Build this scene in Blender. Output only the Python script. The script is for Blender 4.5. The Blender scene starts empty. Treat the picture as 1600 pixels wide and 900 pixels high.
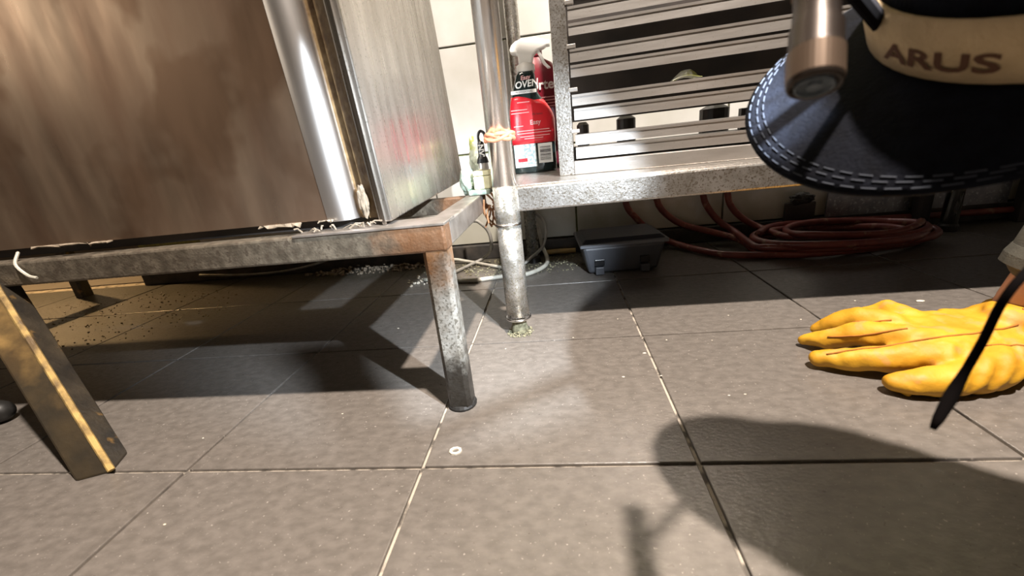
import bpy, bmesh, math, random
from mathutils import Vector, Matrix, noise
random.seed(7)
S = 0.33                       # one floor tile is 0.33 m; coordinates below are in tiles
V = Vector
COL = bpy.context.scene.collection
sc = bpy.context.scene

# ------------------------------------------------------------------ camera
cam = bpy.data.cameras.new('camera'); co = bpy.data.objects.new('camera', cam); COL.objects.link(co)
R = Matrix(((0.98998644, 0.06752, 0.12396735), (0.09433771, 0.33683199, -0.93682688), (-0.10501072, 0.9391407, 0.32708942)))
co.matrix_world = Matrix.Translation(V((2.57456, -1.20187, 1.1118)) * S) @ R.to_4x4()
cam.sensor_width = 36; cam.lens = 645.7 / 1600 * 36; cam.clip_start = 0.01
cam.dof.use_dof = True; cam.dof.focus_distance = 2.6 * S; cam.dof.aperture_fstop = 6.5
sc.camera = co
# ------------------------------------------------------------------ world, lamps, exposure
w = bpy.data.worlds.new('world'); sc.world = w; w.use_nodes = True
w.node_tree.nodes['Background'].inputs[0].default_value = (0.9, 0.85, 0.8, 1)
w.node_tree.nodes['Background'].inputs[1].default_value = 0.012
sc.view_settings.view_transform = 'Standard'; sc.view_settings.look = 'None'
sc.view_settings.exposure = 0.35; sc.view_settings.gamma = 1

def lamp(name, kind, loc, power, col, target=None, **kw):
    l = bpy.data.lights.new(name, kind); l.energy = power; l.color = col
    for k, v in kw.items(): setattr(l, k, v)
    o = bpy.data.objects.new(name, l); COL.objects.link(o); o.location = V(loc) * S
    if target is not None:
        o.rotation_euler = (V(target) - V(loc)).to_track_quat('-Z', 'Y').to_euler()
    return o
lamp('ceiling_lamp_light', 'AREA', (4.0, -1.5, 8.2), 180, (1.0, 0.885, 0.78), (3.3, 0.2, 0), shape='DISK', size=0.09)
lamp('torch_light', 'SPOT', (3.22, -0.63, 1.63), 60, (0.82, 0.91, 1.0), (1.9, 1.25, 0.46), spot_size=math.radians(64), spot_blend=0.6, shadow_soft_size=0.006)
lamp('reflection_light', 'AREA', (-6.3, -5.6, 4.4), 4.2, (1.0, 0.86, 0.70), (0.2, 0.4, 1.6), shape='RECTANGLE', size=0.55, size_y=0.75)  # added unseen lamp that gives the cabinet front its reflected streak
lamp('aisle_light', 'SPOT', (-6.2, 4.2, 4.6), 170, (1.0, 0.62, 0.27), (-4.4, 3.0, 0), spot_size=math.radians(74), spot_blend=1.0, shadow_soft_size=0.05)

# ------------------------------------------------------------------ materials
def mat(name, c1, c2=None, scale=20, rough=0.5, metal=0.0, bump=0.0, bscale=None, stretch=(1, 1, 1), rvar=0.0, lo=0.35, hi=0.65,
        speck=None, spscale=120, spamt=0.5, objrand=0.0, coat=0.0, spec=0.5, sheen=0.0, detail=6):
    m = bpy.data.materials.new(name); m.use_nodes = True; nt = m.node_tree; N = nt.nodes; L = nt.links
    b = N['Principled BSDF']; b.inputs['Roughness'].default_value = rough; b.inputs['Metallic'].default_value = metal
    b.inputs['Specular IOR Level'].default_value = spec; b.inputs['Coat Weight'].default_value = coat
    b.inputs['Sheen Weight'].default_value = sheen
    b.inputs['Base Color'].default_value = (*c1, 1)
    g = N.new('ShaderNodeNewGeometry'); mp = N.new('ShaderNodeMapping'); mp.inputs['Scale'].default_value = stretch
    L.new(g.outputs['Position'], mp.inputs['Vector'])
    nz = N.new('ShaderNodeTexNoise'); nz.inputs['Scale'].default_value = scale; nz.inputs['Detail'].default_value = detail
    L.new(mp.outputs[0], nz.inputs['Vector'])
    out = None
    if c2 is not None:
        cr = N.new('ShaderNodeValToRGB'); cr.color_ramp.elements[0].position = lo; cr.color_ramp.elements[1].position = hi
        cr.color_ramp.elements[0].color = (*c1, 1); cr.color_ramp.elements[1].color = (*c2, 1)
        L.new(nz.outputs['Fac'], cr.inputs[0]); out = cr.outputs[0]
    if speck is not None:
        n2 = N.new('ShaderNodeTexNoise'); n2.inputs['Scale'].default_value = spscale; n2.inputs['Detail'].default_value = 3
        L.new(g.outputs['Position'], n2.inputs['Vector'])
        r2 = N.new('ShaderNodeValToRGB'); r2.color_ramp.elements[0].position = 1 - spamt - 0.04; r2.color_ramp.elements[1].position = 1 - spamt + 0.04
        L.new(n2.outputs['Fac'], r2.inputs[0])
        mx = N.new('ShaderNodeMixRGB'); L.new(r2.outputs[0], mx.inputs[0])
        if out: L.new(out, mx.inputs[1])
        else: mx.inputs[1].default_value = (*c1, 1)
        mx.inputs[2].default_value = (*speck, 1); out = mx.outputs[0]
    if objrand:
        oi = N.new('ShaderNodeObjectInfo'); mr = N.new('ShaderNodeMapRange'); mr.inputs[3].default_value = 1 - objrand; mr.inputs[4].default_value = 1 + objrand
        L.new(oi.outputs['Random'], mr.inputs[0])
        hv = N.new('ShaderNodeHueSaturation'); L.new(mr.outputs[0], hv.inputs['Value'])
        if out: L.new(out, hv.inputs['Color'])
        else: hv.inputs['Color'].default_value = (*c1, 1)
        out = hv.outputs[0]
    if out: L.new(out, b.inputs['Base Color'])
    if rvar:
        n3 = N.new('ShaderNodeTexNoise'); n3.inputs['Scale'].default_value = scale * 1.7; n3.inputs['Detail'].default_value = 5
        L.new(mp.outputs[0], n3.inputs['Vector'])
        mr = N.new('ShaderNodeMapRange'); mr.inputs[1].default_value = .3; mr.inputs[2].default_value = .7
        mr.inputs[3].default_value = rough - rvar; mr.inputs[4].default_value = rough + rvar
        L.new(n3.outputs['Fac'], mr.inputs[0]); L.new(mr.outputs[0], b.inputs['Roughness'])
    if bump:
        n4 = N.new('ShaderNodeTexNoise'); n4.inputs['Scale'].default_value = bscale or scale * 4; n4.inputs['Detail'].default_value = 4
        L.new(mp.outputs[0], n4.inputs['Vector'])
        bp = N.new('ShaderNodeBump'); bp.inputs['Strength'].default_value = bump; bp.inputs['Distance'].default_value = 0.001
        L.new(n4.outputs['Fac'], bp.inputs['Height']); L.new(bp.outputs[0], b.inputs['Normal'])
    return m

def axis_dirt_tone(m, axis, a, b, col, amount=1.0, nscale=14):
    """dirt, rust and darker tone that grow towards one end of a surface, mixed over the base colour"""
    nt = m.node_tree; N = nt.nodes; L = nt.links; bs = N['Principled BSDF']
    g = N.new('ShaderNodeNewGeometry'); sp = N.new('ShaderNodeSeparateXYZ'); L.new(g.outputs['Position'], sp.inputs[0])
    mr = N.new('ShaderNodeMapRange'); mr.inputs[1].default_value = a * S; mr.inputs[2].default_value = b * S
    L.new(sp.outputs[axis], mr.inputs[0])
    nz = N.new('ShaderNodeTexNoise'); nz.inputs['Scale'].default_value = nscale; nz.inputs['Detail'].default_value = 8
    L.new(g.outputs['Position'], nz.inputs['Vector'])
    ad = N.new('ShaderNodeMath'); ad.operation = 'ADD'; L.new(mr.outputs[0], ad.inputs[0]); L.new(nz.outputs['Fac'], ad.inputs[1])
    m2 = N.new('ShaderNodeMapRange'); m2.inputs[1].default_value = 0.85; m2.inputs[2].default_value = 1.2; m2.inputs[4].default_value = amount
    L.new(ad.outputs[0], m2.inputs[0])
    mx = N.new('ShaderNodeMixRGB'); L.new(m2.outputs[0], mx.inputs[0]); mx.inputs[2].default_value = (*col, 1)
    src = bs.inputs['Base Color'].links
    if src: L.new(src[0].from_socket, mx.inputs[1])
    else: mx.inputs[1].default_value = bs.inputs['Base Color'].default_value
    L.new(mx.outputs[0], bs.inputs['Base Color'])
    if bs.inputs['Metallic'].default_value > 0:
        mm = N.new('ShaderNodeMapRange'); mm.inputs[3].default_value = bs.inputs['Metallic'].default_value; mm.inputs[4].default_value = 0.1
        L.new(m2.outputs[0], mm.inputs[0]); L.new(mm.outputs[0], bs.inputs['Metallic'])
    return m

M = {}
M['tile'] = mat('floor_tile', (.112, .099, .087), (.150, .133, .118), scale=58, rough=.35, rvar=.08, bump=.35, bscale=160, stretch=(1, 1.6, 1), speck=(.32, .29, .26), spscale=260, spamt=.30, objrand=.05, spec=.5, detail=9)
axis_dirt_tone(M['tile'], 'Y', 2.1, 2.9, (.06, .055, .04), .8, 30)
M['grout'] = mat('grout', (.40, .35, .29), (.09, .078, .065), scale=42, rough=.8, lo=.50, hi=.62, bump=.5)
M['subfloor'] = mat('subfloor', (.10, .085, .072), (.13, .11, .095), scale=10, rough=.6)
M['wall'] = mat('wall_tile', (.62, .62, .60), (.50, .50, .46), scale=6, rough=.25, objrand=.04, bump=.05)
axis_dirt_tone(M['wall'], 'Z', .75, .1, (.30, .27, .13), .35, 22)
M['wallgrout'] = mat('wall_grout', (.42, .44, .16), (.24, .24, .12), scale=60, rough=.8)
M['room'] = mat('painted_wall', (.13, .11, .09), (.11, .095, .08), scale=3, rough=.7)
M['room_left'] = mat('warm_wall', (.80, .66, .44), (.72, .58, .38), scale=3, rough=.6)
M['ceil'] = mat('ceiling_paint', (.20, .185, .165), rough=.8)
M['skirt'] = mat('skirting', (.03, .028, .026), (.07, .06, .05), scale=24, rough=.55, bump=.3)
M['steel_front'] = mat('brushed_steel', (.32, .215, .15), (.44, .33, .24), scale=7, rough=.36, metal=.88, rvar=.09, stretch=(2.2, 2.2, .55), bump=.10, bscale=9, speck=(.30, .20, .135), spscale=9, spamt=.44, detail=4)  # brown tone mixed into the steel colour
M['steel_round'] = mat('polished_edge_steel', (.85, .83, .82), (.74, .71, .68), scale=30, rough=.36, metal=1, stretch=(1, 1, .1), bump=.1)
M['steel_side'] = mat('side_steel', (.42, .39, .35), (.56, .53, .49), scale=24, rough=.30, metal=.9, rvar=.10, stretch=(1, 1.5, .18), bump=.35, bscale=60, speck=(.26, .25, .21), spscale=300, spamt=.34)
M['grease'] = mat('brown_grease', (.10, .058, .024), (.21, .145, .07), scale=60, rough=.45, bump=.8, bscale=200)
M['edge'] = mat('bright_edge', (.72, .70, .68), rough=.2, metal=1)
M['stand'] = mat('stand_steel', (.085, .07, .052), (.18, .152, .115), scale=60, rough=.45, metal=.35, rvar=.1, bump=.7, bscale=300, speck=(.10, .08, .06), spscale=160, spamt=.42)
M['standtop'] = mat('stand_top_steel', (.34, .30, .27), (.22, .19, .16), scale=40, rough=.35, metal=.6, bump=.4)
axis_dirt_tone(M['stand'], 'X', 1.62, 2.10, (.17, .07, .025), .7, 30)
M['leg'] = mat('leg_steel', (.36, .35, .32), (.22, .20, .17), scale=70, rough=.42, metal=.35, rvar=.1, bump=.7, bscale=240, speck=(.13, .12, .10), spscale=260, spamt=.42)
axis_dirt_tone(M['leg'], 'Z', .58, .02, (.022, .018, .014), .95, 30)  # darker towards the bottom
axis_dirt_tone(M['leg'], 'Z', .50, .82, (.24, .105, .03), .8, 30)
M['leg_old'] = mat('greasy_leg', (.028, .024, .02), (.065, .052, .036), scale=24, rough=.35, metal=.2, rvar=.1, bump=.6, bscale=180, speck=(.22, .13, .045), spscale=34, spamt=.36)
M['leg_worn'] = axis_dirt_tone(mat('worn_ochre_leg', (.07, .045, .02), (.27, .17, .06), scale=22, rough=.42, metal=.2, bump=.6, lo=.40, hi=.68), 'Z', .80, .10, (.022, .018, .012), .9, 20)  # darker towards the bottom
M['leg_edge'] = mat('worn_leg_edge', (.50, .34, .12), (.12, .08, .04), scale=50, rough=.4, bump=.6)
M['alu'] = mat('aluminium', (.40, .375, .35), (.50, .475, .45), scale=40, rough=.36, metal=.8, stretch=(.15, 1, 1), bump=.25, bscale=140, speck=(.27, .24, .18), spscale=420, spamt=.30)
M['alu_rail'] = mat('aluminium_speckled', (.50, .485, .465), (.36, .34, .31), scale=60, rough=.33, metal=.88, bump=.5, bscale=220, speck=(.25, .22, .18), spscale=330, spamt=.42)
M['chrome'] = mat('chrome_tube', (.88, .87, .86), (.74, .72, .70), scale=50, rough=.24, metal=1, rvar=.07, stretch=(1, 1, .12), bump=.06)
M['chrome_low'] = mat('grimy_chrome', (.62, .61, .58), (.40, .38, .34), scale=60, rough=.28, metal=.75, rvar=.1, bump=.7, bscale=200, speck=(.34, .31, .23), spscale=380, spamt=.42)
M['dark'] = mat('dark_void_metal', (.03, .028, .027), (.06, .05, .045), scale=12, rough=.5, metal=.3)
M['box'] = mat('grey_plastic', (.060, .064, .074), (.075, .080, .092), scale=20, rough=.42, bump=.1)
M['box_lid'] = mat('dark_grey_plastic', (.022, .024, .032), (.03, .032, .042), scale=20, rough=.4, bump=.1)
M['rim'] = mat('light_grey_rim', (.12, .128, .145), rough=.4)
M['hose'] = mat('red_hose', (.20, .045, .030), (.13, .025, .022), scale=30, rough=.42, speck=(.26, .13, .08), spscale=40, spamt=.36, bump=.2)
M['cable'] = mat('white_cable', (.55, .53, .46), (.40, .38, .32), scale=40, rough=.5)
M['cablegrey'] = mat('grey_cable', (.30, .29, .26), (.20, .19, .17), scale=40, rough=.5)
M['pvc'] = mat('cream_pipe', (.62, .60, .47), (.45, .42, .30), scale=30, rough=.45)
M['yellowpipe'] = mat('yellow_pipe', (.45, .30, .10), (.30, .2, .08), scale=40, rough=.5)
M['rust'] = mat('rust', (.30, .12, .05), (.42, .24, .12), scale=120, rough=.8, bump=.9)
M['dirt'] = mat('dirt', (.11, .10, .06), (.30, .28, .18), scale=140, rough=.9)
M['sealant'] = mat('old_sealant', (.15, .12, .085), (.27, .22, .165), scale=80, rough=.7)
M['crumb'] = mat('crumb', (.75, .70, .60), (.6, .52, .40), scale=80, rough=.7)
M['red'] = mat('red_label', (.72, .015, .03), (.66, .02, .03), scale=20, rough=.3, coat=.3)
M['white'] = mat('white_plastic', (.80, .79, .76), rough=.35)
M['black'] = mat('black_plastic', (.012, .013, .015), rough=.3)
M['black_rough'] = mat('black_cord', (.004, .003, .003), rough=.95, spec=.05)
M['teal'] = mat('bottle_back_label', (.26, .34, .34), (.52, .56, .54), scale=150, rough=.35, lo=.45, hi=.5)
M['bottle'] = mat('dark_green_plastic', (.012, .024, .024), rough=.2, coat=.5)
M['maroon'] = mat('maroon_plastic', (.22, .012, .03), (.17, .01, .02), scale=15, rough=.3)
M['pink'] = mat('pink_print', (.75, .42, .42), rough=.5)
M['ink'] = mat('white_print', (.82, .82, .80), rough=.5)
M['darkink'] = mat('dark_print', (.05, .04, .04), rough=.5)
M['orange_tie'] = mat('orange_tape', (.72, .30, .17), (.60, .24, .13), scale=60, rough=.6, bump=.5)
M['sponge'] = mat('cream_block', (.80, .78, .52), (.72, .70, .46), scale=90, rough=.9, bump=.6)
M['bag'] = mat('crumpled_bag', (.60, .64, .50), (.72, .73, .66), scale=12, rough=.35, bump=.3, speck=(.42, .46, .12), spscale=26, spamt=.40)
M['mesh_green'] = mat('green_mesh', (.16, .24, .20), (.34, .40, .34), scale=70, rough=.6, bump=.9, bscale=300)
M['glove'] = mat('yellow_leather', (.45, .215, .006), (.57, .30, .014), scale=22, rough=.62, bump=.75, bscale=110, speck=(.52, .25, .05), spscale=34, spamt=.40)
M['seam'] = mat('glove_seam', (.40, .15, .015), (.30, .11, .01), scale=60, rough=.8)
M['skin'] = mat('skin', (.56, .30, .20), (.62, .35, .24), scale=30, rough=.5, bump=.15, bscale=300)
M['hair'] = mat('hair', (.02, .015, .012), rough=.6)
M['eye'] = mat('eye_white', (.8, .78, .75), rough=.2)
M['jacket'] = mat('dark_grey_jacket', (.055, .052, .040), (.075, .07, .055), scale=40, rough=.85, bump=.5, bscale=400)
M['trouser'] = mat('dark_trousers', (.02, .022, .03), rough=.85)
M['boot'] = mat('boot_rubber', (.015, .014, .013), rough=.5)
M['cap'] = mat('navy_cap', (.002, .0024, .0045), (.004, .005, .009), scale=90, rough=.85, bump=.8, bscale=420, spec=.1)
M['thread'] = mat('pale_thread', (.028, .034, .05), rough=.8)
M['strap'] = mat('tan_strap', (.42, .31, .17), (.50, .37, .21), scale=60, rough=.9, bump=.8, bscale=420)
M['strapink'] = mat('brown_print', (.085, .035, .015), rough=.9)
M['torch'] = mat('brown_anodised', (.028, .020, .016), (.045, .033, .026), scale=40, rough=.38, metal=.6)
M['torch_ring'] = mat('tan_anodised_ring', (.15, .105, .075), rough=.35, metal=.6)
M['glass'] = mat('lens_glass', (.10, .12, .14), rough=.05, coat=1)
M['panel'] = mat('far_steel_panel', (.30, .31, .34), (.20, .21, .24), scale=40, rough=.35, metal=.6, speck=(.45, .46, .5), spscale=120, spamt=.38)
M['lampglow'] = bpy.data.materials.new('lamp_diffuser'); M['lampglow'].use_nodes = True
_b = M['lampglow'].node_tree.nodes['Principled BSDF']; _b.inputs['Emission Color'].default_value = (1, .85, .7, 1); _b.inputs['Emission Strength'].default_value = 2

# ------------------------------------------------------------------ helpers
def finish(bm, smooth=False):
    bmesh.ops.recalc_face_normals(bm, faces=bm.faces)
    if smooth:
        for f in bm.faces: f.smooth = True
    return bm

def wloc(o):
    p = V((0, 0, 0))
    while o is not None:
        p = p + o.location; o = o.parent
    return p

def obj(name, bm, m, parent=None, origin=None, smooth=False, bevel=0, autos=True):
    """bm is in tile units and world place; becomes one mesh object, origin at its base"""
    finish(bm, smooth)
    if origin is None:
        if len(bm.verts):
            xs = [v.co for v in bm.verts]
            mn = V([min(c[i] for c in xs) for i in range(3)]); mx = V([max(c[i] for c in xs) for i in range(3)])
            origin = V(((mn.x + mx.x) / 2, (mn.y + mx.y) / 2, mn.z))
        else: origin = V((0, 0, 0))
    origin = V(origin)
    me = bpy.data.meshes.new(name)
    for v in bm.verts: v.co = (v.co - origin) * S
    bm.to_mesh(me); bm.free()
    ms = m if isinstance(m, (list, tuple)) else [m]
    for x in ms: me.materials.append(x)
    o = bpy.data.objects.new(name, me); COL.objects.link(o)
    if parent is not None: o.parent = parent
    o.location = origin * S - (wloc(parent) if parent is not None else V((0, 0, 0)))
    if bevel:
        b = o.modifiers.new('bevel', 'BEVEL'); b.width = bevel * S; b.segments = 2; b.limit_method = 'ANGLE'; b.angle_limit = math.radians(40)
        b.harden_normals = False
    if smooth and autos:
        pass
    return o

def thing(name, label, cat, loc, group=None):
    o = bpy.data.objects.new(name, None); COL.objects.link(o); o.location = V(loc) * S; o.empty_display_size = .02
    o['label'] = label; o['category'] = cat
    if group: o['group'] = group
    return o
def tag(o, label, cat, group=None, kind=None):
    if label: o['label'] = label
    if cat: o['category'] = cat
    if group: o['group'] = group
    if kind: o['kind'] = kind
    return o
def struct(o): o['kind'] = 'structure'; return o

def B(): return bmesh.new()
def box(bm, a, b, mtx=None, mi=0):
    a = V(a); b = V(b)
    vs = [bm.verts.new((x, y, z)) for x in (a.x, b.x) for y in (a.y, b.y) for z in (a.z, b.z)]
    if mtx is not None:
        for v in vs: v.co = mtx @ v.co
    for q in ((0, 1, 3, 2), (4, 6, 7, 5), (0, 4, 5, 1), (2, 3, 7, 6), (0, 2, 6, 4), (1, 5, 7, 3)):
        f = bm.faces.new([vs[i] for i in q]); f.material_index = mi
    return bm
def hexa(bm, bot, top, mi=0):
    n = len(bot); a = [bm.verts.new(p) for p in bot]; b = [bm.verts.new(p) for p in top]
    bm.faces.new(a[::-1]); bm.faces.new(b)
    for i in range(n): bm.faces.new((a[i], a[(i + 1) % n], b[(i + 1) % n], b[i])).material_index = mi
    return bm
def catmull(P, n=8):
    P = [V(p) for p in P]; out = []
    Q = [P[0] * 2 - P[1]] + P + [P[-1] * 2 - P[-2]]
    for i in range(1, len(Q) - 2):
        p0, p1, p2, p3 = Q[i - 1:i + 3]
        for k in range(n):
            t = k / n
            out.append(.5 * ((2 * p1) + (-p0 + p2) * t + (2 * p0 - 5 * p1 + 4 * p2 - p3) * t * t + (-p0 + 3 * p1 - 3 * p2 + p3) * t ** 3))
    out.append(P[-1]); return out
def tube(bm, P, r, seg=10, cap=True, closed=False, mi=0):
    P = [V(p) for p in P]; n = len(P); rr = r if isinstance(r, (list, tuple)) else [r] * n
    rings = []; up = None
    for i in range(n):
        if closed: t = (P[(i + 1) % n] - P[i - 1]).normalized()
        else: t = (P[min(i + 1, n - 1)] - P[max(i - 1, 0)]).normalized()
        if up is None:
            up = V((0, 0, 1)) if abs(t.z) < .9 else V((1, 0, 0))
        u = (up - t * up.dot(t)).normalized(); up = u; v = t.cross(u)
        rings.append([bm.verts.new(P[i] + (u * math.cos(a) + v * math.sin(a)) * rr[i]) for a in [2 * math.pi * k / seg for k in range(seg)]])
    for i in range(n if closed else n - 1):
        a, b = rings[i], rings[(i + 1) % n]
        for k in range(seg): bm.faces.new((a[k], a[(k + 1) % seg], b[(k + 1) % seg], b[k])).material_index = mi
    if cap and not closed:
        bm.faces.new(rings[0][::-1]).material_index = mi; bm.faces.new(rings[-1]).material_index = mi
    return bm
def lathe(bm, c, prof, seg=32, axis=V((0, 0, 1)), mi=0):
    """prof: list of (r, h) along axis"""
    c = V(c); q = V((0, 0, 1)).rotation_difference(V(axis).normalized())
    rings = []
    for r, h in prof:
        rings.append([bm.verts.new(c + q @ V((r * math.cos(2 * math.pi * k / seg), r * math.sin(2 * math.pi * k / seg), h))) for k in range(seg)])
    for a, b in zip(rings, rings[1:]):
        for k in range(seg): bm.faces.new((a[k], a[(k + 1) % seg], b[(k + 1) % seg], b[k])).material_index = mi
    if prof[0][0] > 1e-5: bm.faces.new(rings[0][::-1]).material_index = mi
    if prof[-1][0] > 1e-5: bm.faces.new(rings[-1]).material_index = mi
    bmesh.ops.remove_doubles(bm, verts=bm.verts, dist=1e-6)
    return bm
def prism(bm, poly, y0, y1, mtx=None, mi=0):
    """poly in x,z extruded along y"""
    a = [bm.verts.new((x, y0, z)) for x, z in poly]; b = [bm.verts.new((x, y1, z)) for x, z in poly]
    if mtx is not None:
        for v in a + b: v.co = mtx @ v.co
    bm.faces.new(a).material_index = mi; bm.faces.new(b[::-1]).material_index = mi
    n = len(poly)
    for i in range(n): bm.faces.new((a[i], b[i], b[(i + 1) % n], a[(i + 1) % n])).material_index = mi
    return bm
def loft(bm, secs, seg=28, p=3.2, mi=0):
    """secs: (z, xl, xr, yc, hd): superellipse sections"""
    rings = []
    for z, xl, xr, yc, hd in secs:
        cx = (xl + xr) / 2; hx = (xr - xl) / 2; ring = []
        for k in range(seg):
            a = 2 * math.pi * k / seg; ca, sa = math.cos(a), math.sin(a)
            ring.append(bm.verts.new((cx + hx * math.copysign(abs(ca) ** (2 / p), ca), yc + hd * math.copysign(abs(sa) ** (2 / p), sa), z)))
        rings.append(ring)
    for a, b in zip(rings, rings[1:]):
        for k in range(seg): bm.faces.new((a[k], a[(k + 1) % seg], b[(k + 1) % seg], b[k])).material_index = mi
    bm.faces.new(rings[0][::-1]); bm.faces.new(rings[-1])
    return bm
def capsule(bm, a, b, ra, rb, seg=14, rings=5):
    a = V(a); b = V(b); d = b - a; L = d.length
    q = V((0, 0, 1)).rotation_difference(d.normalized()) if L > 1e-6 else Matrix.Identity(3).to_quaternion()
    prof = [(ra * math.cos(t), ra * math.sin(t)) for t in [-math.pi / 2 * (1 - k / rings) for k in range(rings + 1)]]
    prof += [(rb * math.cos(t), L + rb * math.sin(t)) for t in [math.pi / 2 * k / rings for k in range(rings + 1)]]
    rs = []
    for r, h in prof:
        rs.append([bm.verts.new(a + q @ V((max(r, 1e-4) * math.cos(2 * math.pi * k / seg), max(r, 1e-4) * math.sin(2 * math.pi * k / seg), h))) for k in range(seg)])
    for x, y in zip(rs, rs[1:]):
        for k in range(seg): bm.faces.new((x[k], x[(k + 1) % seg], y[(k + 1) % seg], y[k]))
    bm.faces.new(rs[0][::-1]); bm.faces.new(rs[-1])
def chain(bm, pts):
    for (p, r), (p2, r2) in zip(pts, pts[1:]): capsule(bm, p, p2, r, r2)
def ellipsoid(bm, c, rx, ry, rz, rot=None, seg=20):
    m = Matrix.Translation(V(c)) @ (rot.to_4x4() if rot else Matrix.Identity(4)) @ Matrix.Diagonal((rx, ry, rz, 1))
    bmesh.ops.create_uvsphere(bm, u_segments=seg, v_segments=seg // 2, radius=1, matrix=m)
def fused(name, bm, m, parent, origin, voxel, smooth=4, disp=None):
    """union of the bm's shells into one smooth continuous surface"""
    origin = V(origin); finish(bm)
    for v in bm.verts: v.co = (v.co - origin) * S
    me = bpy.data.meshes.new('tmp'); bm.to_mesh(me); bm.free()
    t = bpy.data.objects.new('tmp', me); COL.objects.link(t)
    r = t.modifiers.new('r', 'REMESH'); r.mode = 'VOXEL'; r.voxel_size = voxel * S
    s = t.modifiers.new('s', 'SMOOTH'); s.iterations = smooth; s.factor = .6
    dg = bpy.context.evaluated_depsgraph_get(); dg.update()
    out = bpy.data.meshes.new_from_object(t.evaluated_get(dg)); bpy.data.objects.remove(t)
    if disp:
        for v in out.vertices:
            p = V(v.co) / S + origin; v.co = V(v.co) + V(v.normal) * disp(p) * S
    for p in out.polygons: p.use_smooth = True
    out.materials.clear(); out.materials.append(m)
    o = bpy.data.objects.new(name, out); COL.objects.link(o)
    if parent is not None: o.parent = parent
    o.location = origin * S - (wloc(parent) if parent is not None else V((0, 0, 0)))
    return o
def text_bm(s, size, fn, mi=0, ext=0.0, bold=False):
    """text as mesh; fn maps text x,y (tile units) to world tile coords"""
    cu = bpy.data.curves.new('t', 'FONT'); cu.body = s; cu.size = size; cu.align_x = 'CENTER'; cu.align_y = 'CENTER'; cu.resolution_u = 3
    if bold: cu.offset = size * .025
    t = bpy.data.objects.new('t', cu); COL.objects.link(t)
    dg = bpy.context.evaluated_depsgraph_get(); dg.update()
    me = bpy.data.meshes.new_from_object(t.evaluated_get(dg)); bpy.data.objects.remove(t)
    bm = B(); bm.from_mesh(me); bpy.data.meshes.remove(me)
    bmesh.ops.triangulate(bm, faces=bm.faces)
    for v in bm.verts: v.co = V(fn(v.co.x, v.co.y))
    return bm

# ------------------------------------------------------------------ floor
bm = B(); box(bm, (-12, -11, -.3), (14, 7, -.012)); floor = struct(obj('floor', bm, M['grout'], origin=(0, 0, 0)))
g = .0068
bm = B(); box(bm, (-.5 + g, -.5 + g, -.10), (.5 - g, .5 - g, 0))
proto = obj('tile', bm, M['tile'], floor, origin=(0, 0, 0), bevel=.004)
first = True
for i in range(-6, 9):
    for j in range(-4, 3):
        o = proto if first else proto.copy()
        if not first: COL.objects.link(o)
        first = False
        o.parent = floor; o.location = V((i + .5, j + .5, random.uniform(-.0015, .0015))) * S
bm = B()
for a, b in (((-12, -11, -.10), (14, -4.01, 0)), ((-12, -4.01, -.10), (-6.01, 7, 0)), ((9.01, -4.01, -.10), (14, 7, 0)), ((-6.01, 3.15, -.10), (9.01, 7, 0))):
    box(bm, a, b)
o = obj('paving', bm, M['subfloor'], floor, origin=(0, 0, 0)); 
# ------------------------------------------------------------------ room shell
bm = B(); box(bm, (-2.3, 3.06, 0), (14, 3.3, 8.6)); wb = struct(obj('wall_back', bm, M['wallgrout'], origin=(5, 3.2, 0)))
WX = [2.75 + 1.4 * k for k in range(-3, 9)]
for a, b in zip(WX, WX[1:]):
    for z0, z1 in ((.16, 1.06), (1.06, 2.0), (2.0, 2.94), (2.94, 3.9)):
        bm = B(); box(bm, (a + .008, 3.0, z0 + .008), (b - .008, 3.055, z1 - .008)); obj('tile', bm, M['wall'], wb, bevel=.004)
bm = B(); box(bm, (-2.3, 2.955, 0), (14, 3.06, .155)); struct(obj('baseboard_back', bm, M['skirt'], bevel=.01))
bm = B(); box(bm, (-12, 6.6, 0), (-2.3, 6.9, 8.6)); box(bm, (-2.55, 3.3, 0), (-2.3, 6.6, 8.6)); struct(obj('wall_aisle', bm, M['room_left'], origin=(-7, 6.7, 0)))
bm = B(); box(bm, (-12, -11.2, 0), (14, -11, 8.6)); struct(obj('wall_front', bm, M['room'], origin=(0, -11, 0)))
bm = B(); box(bm, (-12.2, -11, 0), (-12, 7, 8.6)); struct(obj('wall_left', bm, M['room'], origin=(-12, 0, 0)))
bm = B(); box(bm, (14, -11, 0), (14.2, 3.3, 8.6)); struct(obj('wall_right', bm, M['room'], origin=(14, 0, 0)))
bm = B(); box(bm, (-12.2, -11.2, 8.6), (14.2, 7, 8.8)); struct(obj('ceiling', bm, M['ceil'], origin=(0, 0, 8.6)))

# ------------------------------------------------------------------ equipment stand
ST = thing('equipment_stand', 'low grimy steel frame stand with rusty corner under the big steel cabinet', 'stand', (0, .8, 0))
def sq_leg(a, b, w, ch=.018):
    a = V(a); b = V(b); h = w / 2
    po = [(-h + ch, -h), (h - ch, -h), (h, -h + ch), (h, h - ch), (h - ch, h), (-h + ch, h), (-h, h - ch), (-h, -h + ch)]
    bm = B(); hexa(bm, [a + V((x, y, 0)) for x, y in po], [b + V((x, y, 0)) for x, y in po]); return bm
bm = B(); prism(bm, [(0, .74), (.10, .74), (.10, .85), (0, .85)], -2.9, 2.13, Matrix(((0, 1, 0, 0), (1, 0, 0, .35), (0, 0, 1, 0), (0, 0, 0, 1))))
obj('rail', bm, M['stand'], ST, bevel=.010)
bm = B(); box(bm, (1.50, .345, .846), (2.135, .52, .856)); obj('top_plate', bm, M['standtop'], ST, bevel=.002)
bm = B(); box(bm, (2.03, .45, .745), (2.13, 1.40, .85)); o = obj('rail', bm, M['standtop'], ST, bevel=.008)
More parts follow.
